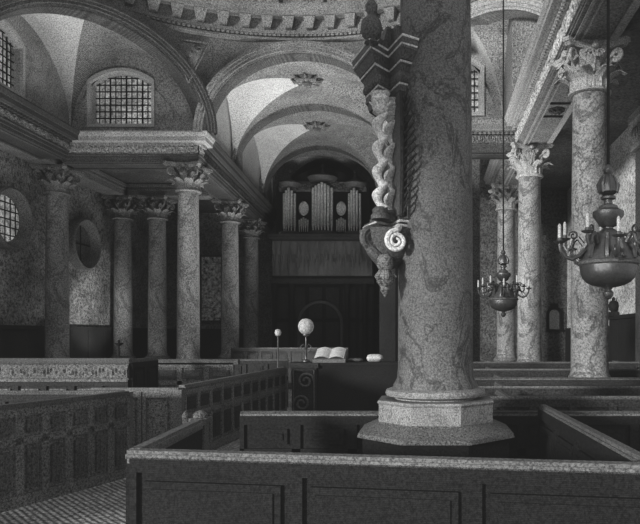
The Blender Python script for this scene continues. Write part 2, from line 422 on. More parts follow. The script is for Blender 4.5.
# pilaster on the right wall
t = empty('pilaster', (5.75, 16.95, 0)); struct(t, 'shadowed pilaster on the right wall at the picture edge', 'pilaster')
b = MB(); b.box(-.2,.25,-.35,.35,1.2,6.95); b.build('shaft', M['darkstone'], t, smooth=False)
b = MB(); b.box(-.3,.25,-.45,.45,6.95,7.1); b.box(-.25,.25,-.4,.4,7.1,7.7); b.box(-.36,.25,-.5,.5,7.7,7.9)
for k in range(4): b.lathe([(.02,0),(.07,.1),(.08,.3),(.03,.42)], 8, -.26, -.3+k*.2)
for i, v in enumerate(b.v[24:]): b.v[24+i] = (v[0], v[1], v[2]+7.15)
b.build('capital', M['stone'], t)
b = MB(); b.box(-.28,.25,-.45,.45,0,1.2); b.build('base', M['darkstone'], t, smooth=False)

# ------------------------------------------------------------ arches
def arch(name, label, A, B, rise, prof, m, zs=R(6.66), n=48, key=True, groups=None):
    """prof: closed profile [(radial offset, offset along the normal)], semi-ellipse springing at zs between plan points A, B"""
    A = Vector(A); B = Vector(B); mid = (A+B)/2; hw = (B-A).length/2; d = (B-A).normalized(); nn = Vector((d.y,-d.x))
    t = empty(name, (mid.x, mid.y, 0)); struct(t, label, 'arch')
    for nm, pr in prof.items():
        mb = MB(); k = len(pr); vs = []; fs = []
        for i in range(n+1):
            th = PI*i/n
            for ro, no in pr:
                p = mid + d*(-(hw+ro)*math.cos(th)) + nn*no
                vs.append((p.x-mid.x, p.y-mid.y, zs+(rise+ro)*math.sin(th)))
        for i in range(n):
            for j in range(k-1): fs.append((i*k+j, i*k+j+1, (i+1)*k+j+1, (i+1)*k+j))
        mb.add(vs, fs); mb.build(nm, m[nm] if isinstance(m, dict) else m, t, angle=25, fix=False)
    return t
# note: the normal (d.y,-d.x) points to the camera side for A left, B right
AP = {'archivolt': [(0,0),(.0,.10),(.06,.12),(.07,.18),(.15,.18),(.16,.22),(.24,.23),(.26,.26),(.34,.26),(.36,.12),(.36,0)],
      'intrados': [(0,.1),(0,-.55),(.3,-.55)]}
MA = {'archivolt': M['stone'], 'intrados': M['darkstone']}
arch('arch', 'moulded semicircular arch opening to the organ bay', (-7.4,21.15), (-1.2,21.15), 2.62, AP, MA)
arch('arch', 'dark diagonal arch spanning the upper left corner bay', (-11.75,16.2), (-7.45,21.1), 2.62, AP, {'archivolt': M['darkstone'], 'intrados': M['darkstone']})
arch('arch', 'pale ribbed diagonal arch above the right entablature', (-1.15,21.1), (3.75,16.5), 2.62, AP, {'archivolt': M['fascia'], 'intrados': M['stone']})
NB = [(21.3,-4.3,3.1),(25.9,-4.7,3.25),(31.5,-5.4,2.85),(35.6,-5.8,2.8)]
AP2 = {'archivolt': [(0,0),(0,.12),(.10,.14),(.12,.05),(.30,.05),(.34,0)], 'intrados': [(0,.1),(0,-.6),(.3,-.6)]}
for (y, c, hw), lb in ((NB[1], 'second arch of the nave vault, behind the moulded crossing arch'), (NB[2], 'third arch of the nave vault framing the organ')):
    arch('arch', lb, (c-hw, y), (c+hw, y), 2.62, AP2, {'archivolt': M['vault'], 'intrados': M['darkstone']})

# nave vault bays
def sectors(m, fn, mi, keep=None, n=36):
    """four triangular webs meeting on exact diagonal groins"""
    for k in range(4):
        def f(a, b, k=k):
            t = math.sin(b*PI/2); s_ = (2*a-1)*t
            u, v = ((-t, s_), (t, s_), (s_, -t), (s_, t))[k]
            return fn((u+1)/2, (v+1)/2)
        def uv(a, b, k=k):
            t = math.sin(b*PI/2); s_ = (2*a-1)*t
            u, v = ((-t, s_), (t, s_), (s_, -t), (s_, t))[k]
            return (u+1)/2, (v+1)/2
        m.grid(f, n, n, lambda a, b: mi(*uv(a, b)), (lambda a, b: keep(*uv(a, b))) if keep else None)
def interp(y):
    for (a, ca, wa), (b, cb, wb) in zip(NB, NB[1:]):
        if y <= b: t = (y-a)/(b-a); return ca+(cb-ca)*t, wa+(wb-wa)*t
    return NB[-1][1:]
def groin(name, label, y0, y1, rise, ms, side=None):
    def fn(u, v):
        y = y0+(y1-y0)*v; c, w_ = interp(y); x = c+w_*(2*u-1)
        a = math.sqrt(max(0,1-(2*u-1)**2)); b_ = math.sqrt(max(0,1-(2*v-1)**2))
        return (x, y, R(6.66)+rise*max(a, b_))
    def mi(u, v): return 1 if (abs(2*u-1) > abs(2*v-1) and u < .5) else 0  # left webs take the paler tone so they look lit
    m = MB(); sectors(m, fn, mi)
    struct(m.build(name, ms, None, angle=35, fix=False), label, 'vault')
groin('ceiling_nave_vault', 'groin vault of the first nave bay with the left web coloured as lit', NB[0][0], NB[1][0]-.0, 2.66, [M['vault'], M['web']])
groin('ceiling_nave_vault', 'groin vault of the second nave bay with the left web coloured as lit', NB[1][0]+.1, NB[2][0], 2.66, [M['vault'], M['web']])
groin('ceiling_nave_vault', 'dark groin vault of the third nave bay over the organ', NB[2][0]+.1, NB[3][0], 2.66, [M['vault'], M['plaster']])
# clerestory walls beside the nave vault
cw = MB(); cw.sweep([(0,R(6.66)),(0,R(9.4))], [(-7.5,21.2),(-8.05,26),(-8.4,31.5),(-8.75,35.6)])
struct(cw.build('wall_clerestory_left', M['web'], None, fix=False), 'pale clerestory wall left of the nave vault', 'wall')
cw = MB(); cw.sweep([(0,R(6.66)),(0,R(9.4))], [(-1.15,21.2),(-1.4,26),(-2.5,31.5),(-2.9,35.6)])
struct(cw.build('wall_clerestory_right', M['vault'], None, fix=False), 'clerestory wall right of the nave vault', 'wall')
# engaged shafts between the bays
for y, x in ((21.75,-7.42),(26.5,-7.9)):
    p = MB(); p.box(x-.3, x+.06, y-.28, y+.28, R(6.66), R(8.1)); p.box(x-.34,x+.12,y-.34,y+.34,R(7.95),R(8.1))
    struct(p.build('trim_4', M['stone'], None, smooth=False), 'short pilaster strip standing on the nave cornice', 'pilaster')
# carved bosses on the crown of the vault
for x, y, lb in ((-4.45, 23.2, 'dark carved boss at the crown of the first nave vault'), (-5.0, 28.3, 'dark carved boss at the crown of the second nave vault')):
    t = empty('ceiling_boss', (x, y, R(9.32))); tag(t, lb, 'boss')
    b = MB(); b.lathe([(.05,-.28),(.16,-.24),(.2,-.15),(.34,-.10),(.4,0)], 16); b.build('knob', M['darkstone'], t)
    b = MB()
    for k in range(8):
        a = k*PI/4; pts = [(.2*math.cos(a),.2*math.sin(a),-.12),(.45*math.cos(a),.4*math.sin(a),-.16),(.62*math.cos(a),.5*math.sin(a),-.02)]
        b.tube(pts, [.09,.08,.02], 6)
    b.build('leaves', M['stone'], t)

# ------------------------------------------------------------ corner bays: lunette walls with barred windows, groin webs
def window_shape(hw, h, arc, n):
    """closed loop counter clockwise starting bottom left; segmental head"""
    P = [(-hw,0)]; 
    k = n
    for i in range(k+1):
        t = -1+2*i/k; P.append((hw*t, h-arc*(t*t)))
    P.append((hw,0)); return P
def lunette(name, label, O, U, hw, rise, wc, wz, whw, wh, warc, m, nrm, mwin=None, label_w='', n=32):
    rise += .25; hw += .08
    """wall in the vertical plane through O along unit U, centre at O; window hole at wc (along), wz (height)"""
    O = Vector((O[0],O[1],0)); U = Vector((U[0],U[1],0)); Nn = Vector((nrm[0],nrm[1],0))
    z0 = R(6.6)
    inner = [(wc+x, wz+z) for x, z in window_shape(whw, wh, warc, n)]
    outer = [(-hw, z0)]
    for i in range(n+1):
        th = PI*i/n; outer.append((-hw*math.cos(th), z0+.06+rise*math.sin(th)))
    outer.append((hw, z0))
    P3 = lambda a, z, o=0: O+U*a+Nn*o+Vector((0,0,z))
    mb = MB(); k = len(inner)
    vs = [P3(*p) for p in outer]+[P3(*p) for p in inner]
    fs = [(i,i+1,k+i+1,k+i) for i in range(k-1)]+[(k-1,0,k,2*k-1)]
    mb.add(vs, fs)
    struct(mb.build(name, m, None, smooth=False, fix=False), label, 'wall')
    t = empty(label_w[0], tuple(O)); struct(t, label_w[1], 'window')
    # splayed reveal + raised surround
    fr = MB()
    pr = [(.13,.02),(.13,.07),(.03,.07),(0,.0),(-.05,-.28)]
    cx, cz = wc, wz+wh*.45
    rows = []
    for (a, z) in inner:
        row = []
        for s_, o in pr:
            da, dz = a-cx, z-cz; 
            sa = (1 if da > 0 else -1)*min(1, abs(da)/(whw*.9)); sz = (1 if dz > 0 else -1)*min(1, abs(dz)/(wh*.42))
            row.append(P3(a+s_*sa, z+s_*sz, o)-O)
        rows.append(row)
    q = len(pr); vv = [v for r_ in rows for v in r_]; ff = []
    for i in range(k):
        i2 = (i+1) % k
        for j in range(q-1): ff.append((i*q+j,i*q+j+1,i2*q+j+1,i2*q+j))
    fr.add(vv, ff); fr.build('window_frame', M['web'], t, smooth=False, fix=False)
    pn = MB(); pn.add([P3(a,z,-.24)-O for a,z in inner], [tuple(range(k))]); pn.build('pane', M['pane'], t, smooth=False, fix=False)
    br = MB()
    for i in range(1, 11):
        a = wc-whw+2*whw*i/11; tt = (a-wc)/whw; top = wz+wh-warc*tt*tt
        r_ = .03 if i % 3 == 0 else .02
        br.tube([P3(a,wz+.05,-.17)-O, P3(a,top-.05,-.17)-O], r_, 4)
    for j in range(1, 8):
        z = wz+wh*j/7.6; ex = whw
        if z > wz+wh-warc: ex = whw*math.sqrt(max(0,(wz+wh-z)/warc))
        br.tube([P3(wc-ex+.05,z,-.17)-O, P3(wc+ex-.05,z,-.17)-O], .024, 4)
    br.build('glazing_bars', M['muntin'], t, smooth=False)
    return t
lunette('wall_lunette', 'plastered lunette wall above the frontal left entablature', (-10.05,21.55), (1,0), 2.15, 2.75, -.34, R(7.12), 1.0, 1.72, .38, M['plaster'], (0,-1), label_w=('window_1', 'wide barred window with a curved head above the left entablature'))
lunette('wall_lunette', 'plastered lunette wall above the left side entablature', (-12.1,18.675), (0,1), 2.875, 2.75, -.725, R(7.12), .95, 1.72, .38, M['plaster'], (1,0), label_w=('window_2', 'steeply foreshortened barred window cut by the left picture edge'))
lunette('wall_lunette', 'plastered lunette wall beyond the foreground column', (.55,20.45), (1,0), 1.75, 2.75, .1, R(7.12), .95, 1.72, .38, M['plaster'], (0,-1), label_w=('window_3', 'barred window half hidden by the foreground column'))
# wall mass behind lunettes
def bay(name, label, x0, x1, y0, y1, keep, ms, mi, rise=2.8):
    def fn(u, v):
        a = math.sqrt(max(0,1-(2*u-1)**2)); b_ = math.sqrt(max(0,1-(2*v-1)**2))
        return (x0+(x1-x0)*u, y0+(y1-y0)*v, R(6.66)+rise*max(a,b_))
    m = MB(); sectors(m, fn, mi, keep)
    struct(m.build(name, ms, None, angle=35, fix=False), label, 'vault')
def left_keep(u, v):
    x = -12.1+4.2*u; y = 15.8+5.75*v
    return (y-16.2) > (x+11.75)*(21.1-16.2)/(4.3)-.15
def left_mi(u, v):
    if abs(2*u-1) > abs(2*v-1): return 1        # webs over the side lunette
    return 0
bay('ceiling_corner_vault', 'groined vault of the upper left corner bay with one web coloured as lit', -12.1, -7.9, 15.8, 21.55, left_keep, [M['plaster2'], M['web']], left_mi)
def right_keep(u, v):
    x = -1.25+3.6*u; y = 16.4+4.05*v
    return (y-21.1) > (x+1.15)*(16.5-21.1)/(4.9)-.1
bay('ceiling_corner_vault', 'groined vault beyond the foreground column', -1.25, 2.35, 16.4, 20.45, right_keep, [M['web'], M['plaster']], lambda u, v: 1 if abs(2*u-1) > abs(2*v-1) else 0)
b = MB(); b.sweep([(0,R(6.6)),(0,R(9.5))], [(2.36,20.5),(2.36,18.5),(4.3,16.9)])
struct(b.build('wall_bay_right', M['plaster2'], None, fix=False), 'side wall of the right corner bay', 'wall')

# ------------------------------------------------------------ dome ring, spandrels
DC = (-4.3, 12.6); DR = 8.55; ZR = R(9.7)
t = empty('dome_ring', (DC[0], DC[1], 0)); t.name = 'trim_5'; struct(t, 'circular bracketed cornice under the dome', 'cornice')
def ringmesh(prof, a0=-60, a1=240, n=120):
    mb = MB(); k = len(prof); vs = []; fs = []
    for i in range(n+1):
        a = math.radians(a0+(a1-a0)*i/n)
        for r_, z in prof: vs.append((r_*math.cos(a), r_*math.sin(a), z))
    for i in range(n):
        for j in range(k-1): fs.append((i*k+j,i*k+j+1,(i+1)*k+j+1,(i+1)*k+j))
    return mb.add(vs, fs)
ringmesh([(DR+.6,ZR-.0),(DR+.02,ZR-.02),(DR-.06,ZR+.02),(DR-.06,ZR+.08),(DR,ZR+.12),(DR,ZR+.2),(DR-.05,ZR+.22),(DR-.05,ZR+.26),(DR+.02,ZR+.3),(DR+.02,ZR+.72)]).build('architrave', M['stone'], t, fix=False, angle=30)
ringmesh([(DR+.02,ZR+.72),(DR-.30,ZR+.74),(DR-.30,ZR+.86),(DR-.36,ZR+.92),(DR-.40,ZR+1.0),(DR-.40,ZR+1.06),(DR+.05,ZR+1.1)]).build('cornice', M['stone'], t, fix=False, angle=30)
mo = MB(); N_ = 64
for i in range(N_):
    a = math.radians(-60+300*(i+.5)/N_); ca, sa = math.cos(a), math.sin(a)
    def pp(r_, s_, z): return (r_*ca-s_*sa, r_*sa+s_*ca, z)
    r0, r1 = DR+.05, DR-.26; w0, w1 = .11, .20
    mo.add([pp(r0,-w0,ZR+.36),pp(r0,w0,ZR+.36),pp(r0,w1,ZR+.72),pp(r0,-w1,ZR+.72),pp(r1+.14,-w0,ZR+.40),pp(r1+.14,w0,ZR+.40),pp(r1,w1,ZR+.72),pp(r1,-w1,ZR+.72)],
           [(0,1,2,3),(7,6,5,4),(0,4,5,1),(1,5,6,2),(2,6,7,3),(3,7,4,0)])
mo.build('brackets', M['stone'], t, smooth=False)
dt = MB()
for i in range(300):
    a = math.radians(-60+300*(i+.5)/300); ca, sa = math.cos(a), math.sin(a)
    r_ = DR-.05
    dt.add([(r_*ca+o*ca-s_*sa, r_*sa+o*sa+s_*ca, z) for z in (ZR+.13,ZR+.19) for o, s_ in ((.06,-.045),(-.04,-.045),(-.04,.045),(.06,.045))],
           [(3,2,1,0),(4,5,6,7),(0,1,5,4),(1,2,6,5),(2,3,7,6),(3,0,4,7)])
dt.build('dentils', M['stone'], t, smooth=False)
prof = []
for k in range(15):
    a = math.radians(k*5.2); prof.append(((DR+.05)*math.cos(a), ZR+1.1+6.0*math.sin(a)))
dm = ringmesh(prof, 20, 160, 60).build('ceiling', M['vault'], None, fix=False)
dm.location = (DC[0], DC[1], 0); struct(dm, 'coffered lower shell of the dome above the ring', 'ceiling')
cf = MB()
for i in range(14):
    a = math.radians(25+130*i/13)
    cf.tube([((q-.04)*math.cos(a), (q-.04)*math.sin(a), z) for q, z in prof], .12, 6)
cf.build('ribs', M['stone'], dm)
# spandrel walls between the arches and the ring (thin shells that follow the arch head)
def spandrel(label, A, B, rise, m, ztop, back=.02, n=48):
    A = Vector(A); B = Vector(B); mid = (A+B)/2; hw = (B-A).length/2; d = (B-A).normalized(); nn = Vector((d.y,-d.x))
    mb = MB(); vs = []; fs = []
    for i in range(n+1):
        th = PI*i/n; s_ = -(hw+.3)*math.cos(th); z = R(6.66)+(rise+.3)*math.sin(th)
        p = mid+d*s_+nn*back; vs.append((p.x,p.y,z))
        # upper edge leans inwards to the ring (pendentive)
        dirv = Vector((p.x-DC[0], p.y-DC[1])); rr = DR+.1
        q = Vector(DC)+dirv.normalized()*rr if dirv.length > rr else Vector((p.x,p.y))
        for tt in (.33,.66,1.0):
            tz = z+(ztop-z)*tt; e = p+(q-p)*(tt**2); vs.append((e.x,e.y,tz))
    for i in range(n):
        for j in range(3): fs.append((i*4+j,i*4+j+1,(i+1)*4+j+1,(i+1)*4+j))
    mb.add(vs, fs); struct(mb.build('wall_spandrel', m, None, fix=False, angle=60), label, 'wall')
spandrel('spandrel over the organ arch', (-7.4,21.15), (-1.2,21.15), 2.62, M['stonemid'], ZR+.05)
spandrel('spandrel over the left diagonal arch', (-11.75,16.2), (-7.45,21.1), 2.62, M['stonemid'], ZR+.05)
spandrel('spandrel over the right diagonal arch', (-1.15,21.1), (3.75,16.5), 2.62, M['stonemid'], ZR+.05)
# carved triangular ornaments in the pendentives
for x, y, lb, rz in ((-7.75, 20.55, 'carved triangular panel between the crossing arch and the left diagonal arch', .35), (-.95, 20.6, 'carved triangular panel right of the crossing arch', -.35)):
    t = empty('pendentive_ornament', (x, y, R(8.1)), rz); tag(t, lb, 'relief')
    b = MB(); tri = [(0,0,0),(-.6,-.02,1.35),(.6,-.02,1.35)]
    for i in range(3): b.tube([tri[i], tri[(i+1)%3]], .03, 6)
    b.build('frame', M['stone'], t)
    b = MB(); b.add([(0,-.0,.12),(-.5,-.02,1.27),(.5,-.02,1.27)], [(0,1,2)]); b.build('field', M['soffit'], t, smooth=False)
    b = MB(); b.lathe([(.001,-.04),(.12,-.03),(.16,.0)], 14); b.xform(Matrix.Translation((0,-.03,.95)) @ Matrix.Rotation(-PI/2,4,'X'))
    for sg in (-1,1):
        pts = []
        for q in range(16):
            aa = q/15*PI*2.4; rr = .12*(1-.7*q/15); pts.append((sg*(.30-rr*math.cos(aa)), -.05, 1.12-.0-rr*math.sin(aa)*.8))
        b.tube(pts, .025, 5)
    b.tube([(0,-.04,.8),(0,-.05,.35)], [.05,.01], 6)
    b.build('leaf_carving', M['stone'], t)

# ------------------------------------------------------------ hanging, round windows, niche
t = empty('tapestry', (-11.2, 32.8, 0)); tag(t, 'tall dark figured hanging between the left aisle columns, with pale figures', 'hanging')
b = MB(); b.box(-.5,.5,0,.05,R(.75),R(4.0)); b.build('cloth', M['tapestry'], t, smooth=False)
b = MB(); b.box(-.58,-.5,-.05,.08,R(.67),R(4.08)); b.box(.5,.58,-.05,.08,R(.67),R(4.08)); b.box(-.5,.5,-.05,.08,R(4.0),R(4.08)); b.box(-.5,.5,-.05,.08,R(.67),R(.75)); b.build('frame', M['darkstone'], t, smooth=False)
for y, z, n_, lb in ((25.0, R(3.55), 3, 'deep round window in the left aisle wall beside the wall column'), (20.55, R(3.75), 4, 'round window in the left aisle wall at the picture edge')):
    t = empty('window_%d' % (n_+1), (-13.7, y, z)); struct(t, lb, 'window')
    b = MB(); b.lathe([(.74,.03),(.88,.34),(.94,.37),(1.0,.32),(1.0,.0)], 40, cap=False); b.xform(Matrix.Rotation(PI/2,4,'Y')); b.build('window_frame', M['stone'], t, fix=False)
    b = MB(); b.lathe([(.75,.02),(.75,.03)], 40); b.xform(Matrix.Rotation(PI/2,4,'Y')); b.build('pane', M['plaster2'] if n_ == 3 else M['pane'], t)
    b = MB()
    for k in (range(-2, 3) if n_ == 4 else (0,)):
        e = math.sqrt(.72**2-(k*.26)**2); b.tube([(.05,k*.26,-e),(.05,k*.26,e)], .022, 4); b.tube([(.05,-e,k*.26),(.05,e,k*.26)], .022, 4)
    b.build('glazing_bars', M['muntin'], t, smooth=False)
t = empty('window_6', (5.42, 27.98, R(.25))); struct(t, 'small arched window with a dark hood in the right end wall', 'window')
def archpts(hw, h): return [(-hw,0),(hw,0)]+[(hw*math.cos(PI*k/10), h-hw+hw*math.sin(PI*k/10)) for k in range(0,11)]
b = MB(); pts = archpts(.22,.86); b.add([(x,-.06,z) for x,z in pts], [tuple(range(len(pts)))]); b.build('pane', M['niche'], t, smooth=False, fix=False)
b = MB(); b.tube([(-.28,-.08,0)]+[(x*1.28,-.08,z+.06) for x,z in archpts(.22,.86)[2:]][::-1]+[(.28,-.08,0)], .07, 6); b.box(-.36,.36,-.14,0,-.1,0); b.box(-.16,.16,-.1,0,.92,1.12); b.build('window_frame', M['woodblack'], t)
t = empty('wooden_finial', (5.85, 20.4, 2.6)); tag(t, 'black urn-shaped finial on top of the right wainscot', 'finial')
b = MB(); b.box(-.12,.1,-.22,.22,0,.14); b.lathe([(.08,.14),(.14,.2),(.17,.34),(.12,.46),(.05,.5),(.06,.56),(.01,.62)], 14); b.build('urn', M['woodblack'], t)

# ------------------------------------------------------------ box pews
def panelled(parent, name, A, B, z0, z1, m, mi=None, n=None, side=1, split=.62, th=.05, ov=True):
    """panelled wooden wall A->B; raised fields on the side to the right of the direction (side=1)"""
    A = Vector(A); B = Vector(B); L_ = (B-A).length
    n = n or max(1, round(L_/.55)); w = L_/n
    mb = MB(); mb.obox(A, B, -th/2, th/2, z0, z1)
    f0, f1 = (th/2, th/2+.035) if side > 0 else (-th/2-.035, -th/2)
    g1 = th/2+.022 if side > 0 else -th/2-.022
    H = z1-z0
    mb.obox(A, B, f0, f1, z0, z0+.14); mb.obox(A, B, f0, f1, z1-.10, z1)
    zs_ = z0+H*split
    if split: mb.obox(A, B, f0, f1, zs_-.04, zs_+.04)
    for i in range(n+1):
        c = i*w; mb.obox(A, B, f0, f1, z0+.14, z1-.10, max(0,c-.05), min(L_,c+.05))
    o = mb.build(name, m, parent, smooth=False)
    pf = MB(); s0, s1 = sorted((th/2*side, g1+.008*side))
    for i in range(n):
        a0, a1 = i*w+.10, (i+1)*w-.10
        for q0, q1 in (((z0+.20, zs_-.10),(zs_+.09, z1-.15)) if split else ((z0+.2, z1-.16),)):
            if q1-q0 > .05 and a1-a0 > .05:
                pf.obox(A, B, s0, s1, q0, q1, a0, a1)
                s2 = sorted((th/2*side, g1+.022*side)); pf.obox(A, B, s2[0], s2[1], q0+.05, q1-.05, a0+.05, a1-.05)
    pf.build('raised_panels', mi or m, o, smooth=False)
    return o
def rail(parent, A, B, z, m, w=.11, h=.06, ext=0.0):
    A = Vector(A); B = Vector(B); d = (B-A).normalized()*ext
    mb = MB(); mb.obox(A-d, B+d, -w/2, w/2, z, z+h*.55); mb.obox(A-d, B+d, -w/2+.015, w/2-.015, z+h*.55, z+h); mb.obox(A-d, B+d, -w/2+.02, w/2-.02, z-.035, z)
    return mb.build('top_rail', m, parent, smooth=False)
def post(parent, x, y, z, m, s=.06, cap=True):
    mb = MB(); mb.box(x-s,x+s,y-s,y+s,0,z)
    if cap: mb.box(x-s*1.4,x+s*1.4,y-s*1.4,y+s*1.4,z,z+.04); mb.lathe([(s*1.1,z+.04),(s*1.2,z+.07),(s*.6,z+.1),(.005,z+.11)], 10, x, y)
    return mb.build('post', m, parent, smooth=False)

# foreground pew
P1 = R(-.80)
t = empty('box_pew', (0, 4.3, 0)); tag(t, 'nearest black box pew, its worn pale top rail crossing the whole foreground', 'pew')
t.location = (0,0,0)
A, B = (-2.03,4.40), (2.6,3.72)
panelled(t, 'front_panel', A, B, .05, P1-.03, M['woodblack'], M['woodblack'], n=4, split=0)
rail(t, A, B, P1-.04, M['rail'], w=.12, h=.055, ext=.03)
panelled(t, 'side_panel', (-2.16,6.05), A, .05, P1-.03, M['woodblack'], n=3, split=0)
rail(t, (-2.16,6.05), A, P1-.04, M['rail'], w=.10, h=.06)
post(t, -2.17, 6.05, P1-.02, M['raildim'])
panelled(t, 'partition', (1.38,4.0), (1.27,7.2), .05, P1-.03, M['woodblack'], n=4, split=0, side=-1)
rail(t, (1.38,4.0), (1.27,7.2), P1-.04, M['raildim'], w=.09)
panelled(t, 'back_panel', (-2.16,7.32), (3.6,7.32), .05, P1-.12, M['woodblack'], M['woodblack'], n=9, split=.6)
rail(t, (-2.16,7.32), (3.6,7.32), P1-.13, M['raildim'], w=.09)
b = MB(); b.box(-2.1,-.95,6.8,7.25,.42,.47); b.box(-2.1,-.95,6.85,6.9,.05,.42); b.build('bench_seat', M['wood'], t, smooth=False)
# rows behind
ROWS = [((.3,8.3),(3.9,8.3),1.20,'second row black box pew behind the big pedestal'),
        ((.3,9.9),(4.6,9.9),1.20,'third row dark box pew crossing behind the foreground column'),
        ((.3,11.6),(5.4,11.6),1.22,'fourth row dark box pew in front of the large right column'),
        ((.3,14.2),(5.7,14.2),1.24,'fifth row dark box pew between the right columns'),
        ((.6,17.0),(5.9,17.0),1.28,'sixth row dark box pew near the end of the right aisle')]
for A, B, z, lb in ROWS:
    t = empty('box_pew', (0,0,0)); tag(t, lb, 'pew')
    segs = [(A,B)]
    for i, (a, b_) in enumerate(segs):
        panelled(t, 'front_panel', a, b_, .05, z-.03, M['wood'], M['wood'])
        rail(t, a, b_, z-.04, M['raildim'], w=.09, h=.05)
    for k in range(3):
        x = A[0]+(B[0]-A[0])*(k+.6)/3
        if k == 1: continue
        panelled(t, 'partition', (x, A[1]+.05), (x-.03, A[1]+1.05), .05, z-.05, M['woodblack'], n=2, split=0)
        rail(t, (x, A[1]+.05), (x-.03, A[1]+1.05), z-.06, M['raildim'], w=.08)
    bb = MB(); bb.box(A[0]+.1, B[0]-.1, A[1]+.06, A[1]+.45, .42, .47); bb.build('bench_seat', M['woodblack'], t, smooth=False)

# left pews
t = empty('box_pew', (0,0,0)); tag(t, 'long panelled oak pew front running along the left side of the aisle', 'pew')
A, B = (-5.45,5.1), (-4.22,8.9)
panelled(t, 'front_panel', A, B, .03, 1.17, M['woodlit'], M['woodmid'], n=12, split=.66)
rail(t, A, B, 1.16, M['raildim'], w=.12, h=.06)
post(t, -4.22, 8.95, 1.2, M['rail'], s=.045, cap=False)
panelled(t, 'end_panel', (-8.2,8.98), (-4.3,8.98), .03, 1.17, M['wood'], n=7)
rail(t, (-8.2,8.98), (-4.3,8.98), 1.16, M['raildim'])
t = empty('box_pew', (0,0,0)); tag(t, 'tall-backed dark pew with a projecting cornice behind the long left pew', 'pew')
panelled(t, 'front_panel', (-9.0,11.6), (-5.45,11.6), .03, 1.18, M['wood'], M['woodlit'], n=7, split=.62)
rail(t, (-9.0,11.6), (-5.4,11.6), 1.52, M['raildim'], w=.26, h=.06)
b = MB(); b.box(-9.0,-5.45,11.575,11.62,1.18,1.52); b.obox((-9.0,11.6),(-5.45,11.6), .02,.07,1.16,1.2); frieze(b, (-9.0,11.56), (-5.45,11.56), .02, 1.22, 1.46, .04, .3); b.build('carved_frieze', M['woodlit'], t)
panelled(t, 'side_panel', (-5.45,11.6), (-5.45,12.7), .03, 1.5, M['woodblack'], n=2, side=1)
rail(t, (-5.45,11.6), (-5.45,12.7), 1.5, M['raildim'])
t = empty('box_pew', (0,0,0)); tag(t, 'pew with a door panel and pale newel post beyond the near left pew', 'pew')
panelled(t, 'front_panel', (-5.2,9.85), (-4.42,9.85), .03, 1.14, M['woodlit'], n=1, split=.0)
d_ = panelled(t, 'door', (-4.40,9.85), (-3.92,9.85), .03, 1.14, M['woodlit'], n=1, split=.0)
b = MB(); b.lathe([(.001,-.02),(.13,-.01),(.15,.0)], 20, sy=1.6); b.xform(Matrix.Translation((-4.16,9.80,.78)) @ Matrix.Rotation(PI/2,4,'X')); b.build('oval_boss', M['raildim'], d_)
rail(t, (-5.2,9.85), (-3.86,9.85), 1.13, M['rail'])
post(t, -3.86, 9.85, 1.16, M['rail'], s=.06, cap=False)
A, B = (-3.86,9.95), (-3.55,15.6)
panelled(t, 'side_panel', A, B, .03, 1.17, M['woodlit'], M['wood'], n=11, split=.62)
rail(t, A, B, 1.15, M['rail'], w=.12, h=.07)
b = MB(); frieze(b, A, B, .03, 1.0, 1.13, .03, .2); b.build('carved_frieze', M['carve'], t)
t = empty('box_pew', (0,0,0)); tag(t, 'pale carved pew back below the two thin left aisle columns', 'pew')
panelled(t, 'front_panel', (-6.9,13.4), (-4.1,13.4), .03, 1.42, M['woodlit'], M['raildim'], n=5, split=.7)
rail(t, (-6.95,13.4), (-4.0,13.4), 1.42, M['raildim'], w=.16, h=.07)
t = empty('box_pew', (0,0,0)); tag(t, 'dark pew front standing round the foot of the left nave columns', 'pew')
panelled(t, 'front_panel', (-12.8,17.6), (-3.9,17.6), .03, 1.3, M['wood'], n=15)
rail(t, (-12.8,17.6), (-3.9,17.6), 1.28, M['raildim'])
t = empty('box_pew', (0,0,0)); tag(t, 'farthest dark pew front below the small nave columns', 'pew')
panelled(t, 'front_panel', (-7.3,23.5), (-3.0,23.5), .03, 1.5, M['wood'], n=8)
rail(t, (-7.3,23.5), (-3.0,23.5), 1.48, M['raildim'])
# candle bracket
t = empty('candle_bracket', (-5.63,11.58,1.59)); tag(t, 'small black iron candle bracket on the tall left pew', 'candlestick')
b = MB(); b.lathe([(.06,0),(.05,.02),(.018,.03),(.015,.2),(.02,.21),(.075,.25),(.08,.27),(.02,.27),(.02,.32)], 12); b.build('stand', M['iron'], t)
# front-pew walking rod / worn rail end
t = empty('box_pew_gate', (-2.9, 7.6, 0)); tag(t, 'low open gate post beside the near end of the foreground pew', 'post')
b = MB(); b.box(-.03,.03,-.03,.03,0,1.0); b.lathe([(.04,1.0),(.05,1.04),(.01,1.1)], 10); b.build('upright', M['raildim'], t)

# ------------------------------------------------------------ reading desk
t = empty('reading_desk', (0,0,0)); tag(t, 'long dark reading desk with a carved scroll end in the middle distance', 'desk')
b = MB(); b.box(-2.75,-.5,15.55,15.62,0,1.26); b.box(-2.75,-.5,15.5,16.3,1.26,1.33); b.build('front_panel', M['woodblack'], t, smooth=False)
b = MB(); b.box(-3.35,-2.75,15.5,16.2,0,1.2); b.box(-3.42,-2.7,15.45,16.25,1.2,1.32); b.build('end_pier', M['wood'], t, smooth=False)
b = MB()
for sg in (-1,1):
    pts = []
    for k in range(26):
        q = k/25; a = q*PI*3; rr = .2*(1-.75*q); pts.append((-3.05+sg*(.05+rr*math.cos(a)), 15.45, .62+sg*.27+rr*math.sin(a)*1.0))
    b.tube(pts, .03, 6)
b.tube([(-3.3,15.46,.1),(-3.3,15.46,1.15),(-2.8,15.46,1.15),(-2.8,15.46,.1),(-3.3,15.46,.1)], .02, 6)
b.build('scroll_carving', M['raildim'], t)
TZ = 1.33
t = empty('open_book', (-2.45,15.75,TZ)); tag(t, 'large open book propped on a sloping rest on the reading desk', 'book')
b = MB()
